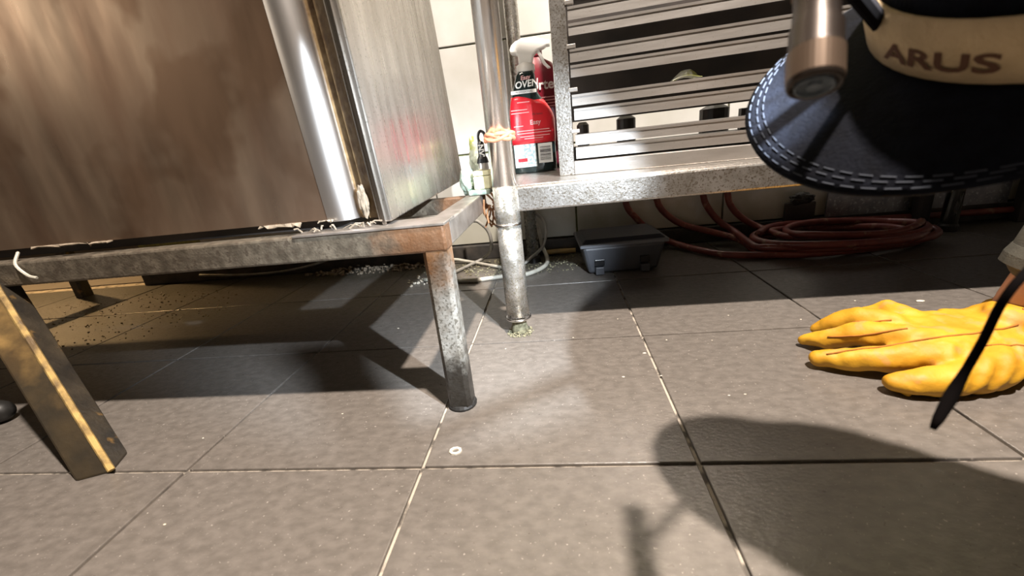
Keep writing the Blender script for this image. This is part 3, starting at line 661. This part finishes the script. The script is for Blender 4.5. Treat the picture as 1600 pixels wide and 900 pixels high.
# ------------------------------------------------------------------ far right: table legs, panel
for x, lab in ((5.80, 'dark upright post left of the far chrome shelf leg'), (6.62, 'dark upright post right of the far chrome shelf leg')):
    bm = sq_leg((x, 2.86, 0), (x, 2.86, 2.3), .11); tag(obj('dark_post', bm, M['dark']), lab, 'post')
for x0, x1, lab in ((5.05, 5.75, 'speckled grey steel sheet leaning behind the hose coil'), (5.85, 6.55, 'speckled grey steel sheet between the two dark posts'), (6.68, 7.6, 'speckled grey steel sheet at far right beyond both posts')):
    bm = B(); box(bm, (x0, 2.935, .16), (x1, 2.954, 1.6)); tag(obj('steel_sheet', bm, M['panel']), lab, 'sheet')
cable('dark_pipe', 'dark pipe along the wall base behind the far chrome shelf leg', [(4.9, 2.9, .13), (6, 2.9, .10), (7.4, 2.9, .10)], .03, M['hose'], 'pipe')
crumple('white_scrap', 'pale scrap on the floor left of the far chrome leg', 'scrap', (5.55, 2.72, .03), (.10, .04, .02), M['bag'], 1.4, sub=2)

# ------------------------------------------------------------------ floor crumbs
def flake(name, label, x, y, r, m, group=None, seed=0, h=.25):
    bm = B(); rn = random.Random(seed); bmesh.ops.create_icosphere(bm, subdivisions=2, radius=1)
    for v in bm.verts:
        v.co *= 1 + .3 * noise.noise(v.co * 1.7 + V((seed, seed, 0))); v.co = V((x + v.co.x * r, y + v.co.y * r * rn.choice((.6, .6)), max(0, v.co.z * r * h + r * h * .5)))
    return tag(obj(name, bm, m, smooth=True), label, 'crumb', group)
flake('white_flake', 'largest white flake on the floor beyond the yellow glove', 4.628, 1.254, .022, M['crumb'], seed=2)
bm = B(); tube(bm, [(2.111 + .020 * math.cos(t), .081 + .016 * math.sin(t), .004) for t in [2 * math.pi * k / 9 for k in range(9)]], .0065, 6, closed=True); tag(obj('ring_chip', bm, M['crumb']), 'little cream ring lying on the tile in front of the rusty leg', 'chip')
for k, (x, y, r) in enumerate(((2.974, .794, .010), (4.659, 1.001, .012), (2.83, .572, .008), (3.246, .393, .006), (3.313, .398, .006), (3.006, .57, .006), (1.424, 1.302, .009), (4.319, 1.318, .006), (3.12, .93, .006), (2.61, 1.02, .006), (3.35, .9, .005), (3.9, 1.1, .006), (1.15, -.25, .006), (1.5, .35, .005), (.9, .2, .005), (2.217, .922, .005), (3.55, 1.21, .005), (2.9, 1.25, .005))):
    flake('crumb', 'tiny pale crumb on the floor tiles', x, y, r, M['crumb'], 'tiny crumbs scattered over the floor tiles', seed=k + 3)
# black toe at the left edge
bm = B(); chain(bm, [((-.75, .33, .09), .09), ((-.52, .36, .075), .075), ((-.44, .38, .06), .06)])
fused('black_shoe', bm, M['boot'], None, (-.6, .35, 0), .012, 3)
tag(bpy.data.objects['black_shoe'], 'black rubber shoe toe behind the splayed front leg at far left', 'shoe')

# ------------------------------------------------------------------ person
PS = thing('person', 'person in navy cap and dark jacket, leaning in with a yellow-gloved hand on the floor', 'person', (4.9, -.9, 0))
H = V((3.4963, -.3536, 1.3156))
U = V((-.5158, -.5594, 1)).normalized()
F = V((math.cos(3.1642), math.sin(3.1642), 0)); F = (F - U * F.dot(U)).normalized()       # brim (worn backwards)
Wd = U.cross(F).normalized()
def hl(f, w, u): return H + F * f + Wd * w + U * u
HR = Matrix((F, Wd, U)).transposed()
# body: one continuous skin surface
bm = B()
ellipsoid(bm, hl(0, 0, .07), .30, .25, .27, HR)
ellipsoid(bm, hl(-.10, 0, -.10), .20, .19, .20, HR)
chain(bm, [(hl(-.13, 0, -.16), .15), (hl(-.19, 0, -.27), .075)])      # jaw and chin
chain(bm, [(hl(-.27, 0, .0), .03), (hl(-.325, 0, -.075), .035)])       # nose
for s in (-1, 1):
    ellipsoid(bm, hl(-.02, s * .255, -.03), .035, .018, .06, HR, 12)
    ellipsoid(bm, hl(-.262, s * .085, .035), .03, .05, .015, HR, 12)
chain(bm, [(hl(-.255, -.045, -.15), .016), (hl(-.27, 0, -.15), .02), (hl(-.255, .045, -.15), .016)])
SHR = V((4.72, -.18, 1.16)); SHL = V((4.05, -.92, 1.04)); CH = (SHR + SHL) / 2; PV = V((5.45, -1.65, 1.40))
chain(bm, [(hl(.0, 0, -.05) + V((.12, 0, 0)), .17), (V((3.95, -.47, 1.02)), .16), (CH, .24)])
chain(bm, [(SHR, .15), (CH, .27), (SHL, .15)])
chain(bm, [(CH + V((.1, -.1, .0)), .30), (CH.lerp(PV, .5), .28), (PV, .32)])
EL = V((4.72, .60, .86)); WR = V((4.54, .70, .19))
chain(bm, [(SHR, .14), (EL, .105), (EL.lerp(WR, .35), .10), (WR, .072)])
ELL = V((4.05, -1.28, 1.50)); WRL = V((3.62, -1.02, 1.84))
TQ = V((3.235, -.655, 1.645)); TD = V((-.505, .72, -.47)).normalized()      # hand-held torch: lens, beam direction
chain(bm, [(SHL, .14), (ELL, .10), (WRL, .07), (TQ - TD * .26 + V((.06, -.05, .06)), .065), (TQ - TD * .18 + V((.04, -.04, .06)), .05)])
tx = TD.cross(V((0, 0, 1))).normalized(); tz = tx.cross(TD).normalized()
for q in range(4):
    b0 = TQ - TD * (.30 - .055 * q)
    ring = [b0 + (tx * math.cos(t) + tz * math.sin(t)) * .058 for t in (1.9, 2.9, 3.8, 4.6, 5.2)]
    chain(bm, [(p_, .027 - .002 * k_) for k_, p_ in enumerate(ring)])
chain(bm, [(TQ - TD * .28 + tz * .07, .036), (TQ - TD * .20 + tz * .068 + tx * .03, .03), (TQ - TD * .11 + tz * .062 + tx * .02, .026)])
HPR = PV + V((.14, .18, -.02)); HPL = PV + V((-.14, -.18, -.02))
KR = HPR + V((-.28, .36, -1.20)); KL = HPL + V((-.28, .28, -1.20))
AR = KR + V((.95, -.95, -.02)); AL = KL + V((.95, -.95, -.02))
for hp, kn, an in ((HPR, KR, AR), (HPL, KL, AL)): chain(bm, [(hp, .25), (kn, .16), (kn.lerp(an, .35), .155), (an, .10)])
body_o = fused('body', bm, M['skin'], PS, (4.9, -.9, 0), .028, 3)
# eyes
for s in (-1, 1):
    bm = B(); ellipsoid(bm, hl(-.262, s * .085, .0), .032, .032, .032, HR, 14); e_ = obj('eye', bm, M['eye'], PS, smooth=True)
# hair: back and sides under the cap
bm = B(); ellipsoid(bm, hl(.04, 0, .03), .285, .263, .20, HR, 24)
for v in bm.verts:
    q = v.co - H
    if q.dot(F) < -.10: v.co += F * (-.10 - q.dot(F)) * .9
obj('hair', bm, M['hair'], PS, smooth=True)
# jacket with sleeves
bm = B()
chain(bm, [(V((3.98, -.50, 1.03)), .20), (CH, .32)])
chain(bm, [(SHR, .20), (CH, .34), (SHL, .20)])
chain(bm, [(CH + V((.1, -.1, .0)), .36), (CH.lerp(PV, .5), .35), (PV, .38)])
CUF = V((4.585, .675, .42))
chain(bm, [(SHR, .19), (EL, .15), (EL.lerp(CUF, .5), .135), (CUF, .115)])
chain(bm, [(SHL, .19), (ELL, .145), (ELL.lerp(WRL, .75), .105)])
fused('jacket', bm, M['jacket'], PS, (4.9, -.9, .2), .028, 3, lambda p: .012 * noise.noise(p * 6))
bm = B(); q = (CUF - EL).normalized(); c0 = CUF + q * .06
pts = []
lathe(bm, c0, [(.096, 0), (.120, -.008), (.125, -.05), (.120, -.09)], 24, q * 1.0); 
obj('cuff', bm, M['jacket'], bpy.data.objects['jacket'] , smooth=False)
bm = B()
for hp, kn, an in ((HPR, KR, AR), (HPL, KL, AL)): chain(bm, [(PV, .36), (hp, .30), (kn, .185), (kn.lerp(an, .35), .18), (kn.lerp(an, .9), .14)])
fused('trousers', bm, M['trouser'], PS, (5.4, -1.6, .2), .035, 3)
for an in (AR, AL):
    bm = B(); chain(bm, [(an, .12), (an + V((.10, -.10, .01)), .12), (an + V((.20, -.20, -.06)), .08)]); chain(bm, [(an + V((.1, -.1, 0)), .09), (an + V((.33, -.30, -.09)), .05)])
    fused('boot', bm, M['boot'], PS, an, .022, 2)

# glove: palm down, fingers to the left, thumb towards the camera
GC = V((4.15, .58, 0))
bm = B()
# palm slab from capsules
for t in range(5):
    y = .46 + t * .072
    chain(bm, [(V((4.03 + abs(t - 1.5) * .03, y, .115 + (.012 if t in (1, 3) else 0))), .068), (V((4.30, y * .6 + .26, .11)), .078), (V((4.50, .665 + (t - 2) * .03, .13)), .078)])
# fingers: index, middle, ring, little
chain(bm, [(V((4.05, .475, .115)), .062), (V((3.90, .50, .085)), .056), (V((3.78, .545, .062)), .050), (V((3.70, .585, .048)), .036)])
chain(bm, [(V((4.02, .58, .14)), .062), (V((3.90, .67, .115)), .056), (V((3.80, .74, .062)), .048), (V((3.745, .785, .04)), .032)])
chain(bm, [(V((4.06, .68, .15)), .060), (V((3.97, .77, .15)), .053), (V((3.89, .84, .085)), .046), (V((3.85, .87, .05)), .032)])
chain(bm, [(V((4.16, .73, .15)), .056), (V((4.14, .84, .155)), .050), (V((4.06, .90, .09)), .042), (V((4.02, .92, .045)), .030)])
# thumb and its big pad
chain(bm, [(V((4.42, .52, .09)), .085), (V((4.24, .40, .085)), .082), (V((4.05, .345, .066)), .062), (V((3.92, .355, .058)), .052), (V((3.865, .375, .05)), .042)])
# cuff rising round the wrist
chain(bm, [(V((4.44, .62, .13)), .105), (V((4.56, .70, .14)), .112), (V((4.60, .70, .17)), .108)])
chain(bm, [(V((4.50, .52, .085)), .08), (V((4.66, .56, .07)), .065), (V((4.78, .62, .065)), .06)])
def gl(p):
    k = .010 * noise.noise(p * 9) + .006 * noise.noise(p * 22)
    if p.x > 4.3: k += .008 * math.sin((p.x * 3 + p.z * 7) * 9)
    elif p.y < .45 and p.x > 4.05: k += .005 * math.sin((p.x * 1.3 - p.z) * 60)
    return k
gv = fused('glove', bm, M['glove'], PS, GC, .010, 6, gl)
gv['label'] = 'yellow leather work glove'
for v in gv.data.vertices:
    if v.co.z < .001: v.co.z = .001 + random.random() * .0004
# seams laid on the leather by projecting from above/side
from mathutils.bvhtree import BVHTree
gme = gv.data; bv = BVHTree.FromPolygons([V(v.co) / S + GC for v in gme.vertices], [tuple(p.vertices) for p in gme.polygons])
def seam(pts, dirv, r=.0045):
    out = []
    for p in catmull(pts, 8):
        h_ = bv.ray_cast(p - V(dirv) * .6, V(dirv))
        if h_[0] is not None: out.append(h_[0] + h_[1] * .001)
    if len(out) < 3: return
    bm = B(); tube(bm, out, r, 6); obj('seam', bm, M['seam'], gv, smooth=True)
dv = V((.35, .55, -.75)).normalized()
seam([(3.72, .565, .07), (3.90, .52, .12), (4.05, .50, .16), (4.25, .50, .19), (4.42, .54, .2)], dv)
seam([(3.80, .70, .09), (3.90, .62, .13), (4.02, .56, .18)], dv, .004)
seam([(3.84, .80, .09), (3.95, .72, .13), (4.03, .66, .18)], dv, .004)
seam([(4.50, .62, .22), (4.48, .55, .18), (4.46, .48, .12), (4.43, .43, .08)], dv, .004)
seam([(4.20, .45, .16), (4.32, .44, .14), (4.42, .44, .10)], dv, .0035)
bm = B(); chain(bm, [(V((3.875, .37, .03)), .012), (V((3.90, .345, .015)), .012)]); obj('thumb_piping', bm, M['glove'], gv, smooth=True)

# cap, worn backwards
CP = bpy.data.objects.new('cap', None)
bm = B(); N1 = 40; N2 = 12; rings = []
for j in range(N2 + 1):
    t = math.pi / 2 * j / N2; ring = []
    for i in range(N1):
        a = 2 * math.pi * i / N1; q = 1 + .02 * abs(math.cos(3 * a)) * math.cos(t)
        ring.append(bm.verts.new(hl(.335 * math.cos(t) * math.cos(a) * q, .285 * math.cos(t) * math.sin(a) * q, -.035 + .40 * math.sin(t) ** .9)) if j < N2 else None)
    rings.append(ring)
top = bm.verts.new(hl(0, 0, .365))
for j in range(N2 - 1):
    for i in range(N1): bm.faces.new((rings[j][i], rings[j][(i + 1) % N1], rings[j + 1][(i + 1) % N1], rings[j + 1][i]))
for i in range(N1): bm.faces.new((rings[N2 - 1][i], rings[N2 - 1][(i + 1) % N1], top))
cap = obj('cap', bm, M['cap'], PS, smooth=True); cap['label'] = 'navy cap worn backwards'
s_ = cap.modifiers.new('s', 'SOLIDIFY'); s_.thickness = .003
def brim_pt(a, q, lift=0):
    """a angle -1..1 across, q 0..1 from band to edge"""
    an = a * math.radians(82)
    bx, by = .325 * math.cos(an), .285 * math.sin(an)
    ox, oy = .325 + .0 + .235 * (1 - abs(a) ** 3.2), .30 * math.sin(an) * 1.0
    ex, ey = .575 * (math.cos(an * .97)) ** .55, .30 * math.sin(an)
    f = bx + (ex - bx) * q; wv = by + (ey - by) * q
    drop = -.02 - .058 * q - .065 * wv * q
    return hl(f, wv, drop + lift)
bm = B(); NA, NQ = 36, 10; gtop = [[bm.verts.new(brim_pt(-1 + 2 * i / NA, j / NQ)) for j in range(NQ + 1)] for i in range(NA + 1)]
for i in range(NA):
    for j in range(NQ): bm.faces.new((gtop[i][j], gtop[i + 1][j], gtop[i + 1][j + 1], gtop[i][j + 1]))
brim = obj('brim', bm, M['cap'], cap, smooth=True); s_ = brim.modifiers.new('s', 'SOLIDIFY'); s_.thickness = .0045; s_.offset = 0
bm = B()
for q in (.965, .90, .85):
    K = 90
    for k in range(K):
        if k % 3 == 2: continue
        a0 = -1 + 2 * k / K; tube(bm, [brim_pt(a0, q, .009), brim_pt(a0 + 2 / K, q, .009)], .0013, 4)
st = obj('stitching', bm, M['thread'], brim); st['kind'] = 'stuff'

# headlamp: tan strap and tube torch
HLm = thing('headlamp', 'angled brown tube torch on a tan head strap round the navy cap', 'headlamp', hl(.2, 0, .0))
bm = B(); N1 = 64; u0, u1 = -.012, .088; rr = []
for i in range(N1):
    a = 2 * math.pi * i / N1
    rr.append([bm.verts.new(hl((.335 + e) * math.cos(a), (.285 + e) * math.sin(a), u)) for e, u in ((.012, u0), (.018, (u0 + u1) / 2), (.012, u1), (.004, u1), (.004, u0))])
for i in range(N1):
    for j in range(5): bm.faces.new((rr[i][j], rr[(i + 1) % N1][j], rr[(i + 1) % N1][(j + 1) % 5], rr[i][(j + 1) % 5]))
strap = obj('strap', bm, M['strap'], HLm, smooth=True)
TA = 0.0
def on_band(x, y):
    a = TA + x / .31
    return hl(.3535 * math.cos(a), .3035 * math.sin(a), .033 + y)
STRAP_TEXT = ('ARUS', .044)
def mk_strap_text(ta):
    global TA; TA = ta
    bm = text_bm(STRAP_TEXT[0], STRAP_TEXT[1], lambda x, y: on_band(x * 1.62, y - .008), bold=True); obj('lettering', bm, M['strapink'], strap)
mk_strap_text(.33)
t0 = V((2.912, -.578, 1.140)); t1 = V((2.965, -.43, 1.44)); ax = (t1 - t0).normalized(); TL = (t1 - t0).length
bm = B(); lathe(bm, t0, [(.027, .004), (.027, 0), (.030, 0), (.032, .005), (.032, .05), (.0305, .054), (.0305, .08), (.0275, .09), (.0265, .12), (.0265, .24), (.028, .25), (.028, .29), (.026, .30), (.029, .32), (.034, TL)], 36, ax); tor = obj('torch_body', bm, M['torch'], HLm, smooth=False)
for f in tor.data.polygons: f.use_smooth = len(f.vertices) == 4
bm = B(); lathe(bm, t0, [(.0325, .008), (.0325, .046)], 36, ax); o = obj('ring', bm, M['torch_ring'], tor)
bm = B(); lathe(bm, t0, [(.0, -.001), (.008, -.001), (.009, .003), (.0195, .003), (.020, -.0015), (.0225, -.0015), (.023, .003)], 30, ax); obj('tail_cap', bm, M['glass'], tor)
bm = B(); lathe(bm, t0 + ax * TL, [(.0, .002), (.028, .002), (.030, -.002)], 30, ax); obj('lens', bm, M['glass'], tor)
bm = B(); qq = V((0, 0, 1)).rotation_difference(ax)
for k in range(20):
    a = 2 * math.pi * k / 20; p = qq @ V((.0270 * math.cos(a), .0270 * math.sin(a), 0)); tube(bm, [t0 + p + ax * .13, t0 + p + ax * .235], .002, 4)
rb = obj('grip_ribs', bm, M['torch_ring'], tor); rb['kind'] = 'stuff'
bm = B(); mid = t0 + ax * .20; sd = hl(.340 * math.cos(-.1), .29 * math.sin(-.1), .05)
tube(bm, [mid + V((.02, .0, 0)), mid.lerp(sd, .5), sd], .014, 10); obj('bracket', bm, M['black_rough'], HLm)
bm = B(); tube(bm, [mid - ax * .02 + (qq @ V((.028 * math.cos(a), .028 * math.sin(a), 0))) for a in [2 * math.pi * k / 24 for k in range(24)]], .007, 8, closed=True); obj('clamp', bm, M['black_rough'], HLm)

TH = thing('hand_torch', 'black hand torch held up beside the head, lighting the floor and shelf', 'torch', TQ - TD * .36)
bm = B(); lathe(bm, TQ - TD * .36, [(.0, 0), (.026, 0), (.030, .01), (.030, .24), (.042, .29), (.044, .335), (.040, .34)], 28, TD); obj('torch_body', bm, M['black'], TH, smooth=False)
bm = B(); lathe(bm, TQ - TD * .022, [(.0, 0), (.036, 0), (.037, .006)], 24, TD); obj('lens', bm, M['glass'], TH)
# dangling cord
bm = B(); cp = catmull([(3.62, -.47, 1.02), (3.42, -.50, .97), (3.237, -.563, .855), (3.165, -.605, .76), (3.09, -.652, .66)], 8)
tube(bm, cp, [.006] * (len(cp) - 6) + [.007, .0085, .009, .008, .007, .004], 8)
dsx = obj('drawstring', bm, M['black_rough'], PS, smooth=True); dsx['label'] = 'black jacket drawstring dangling down'
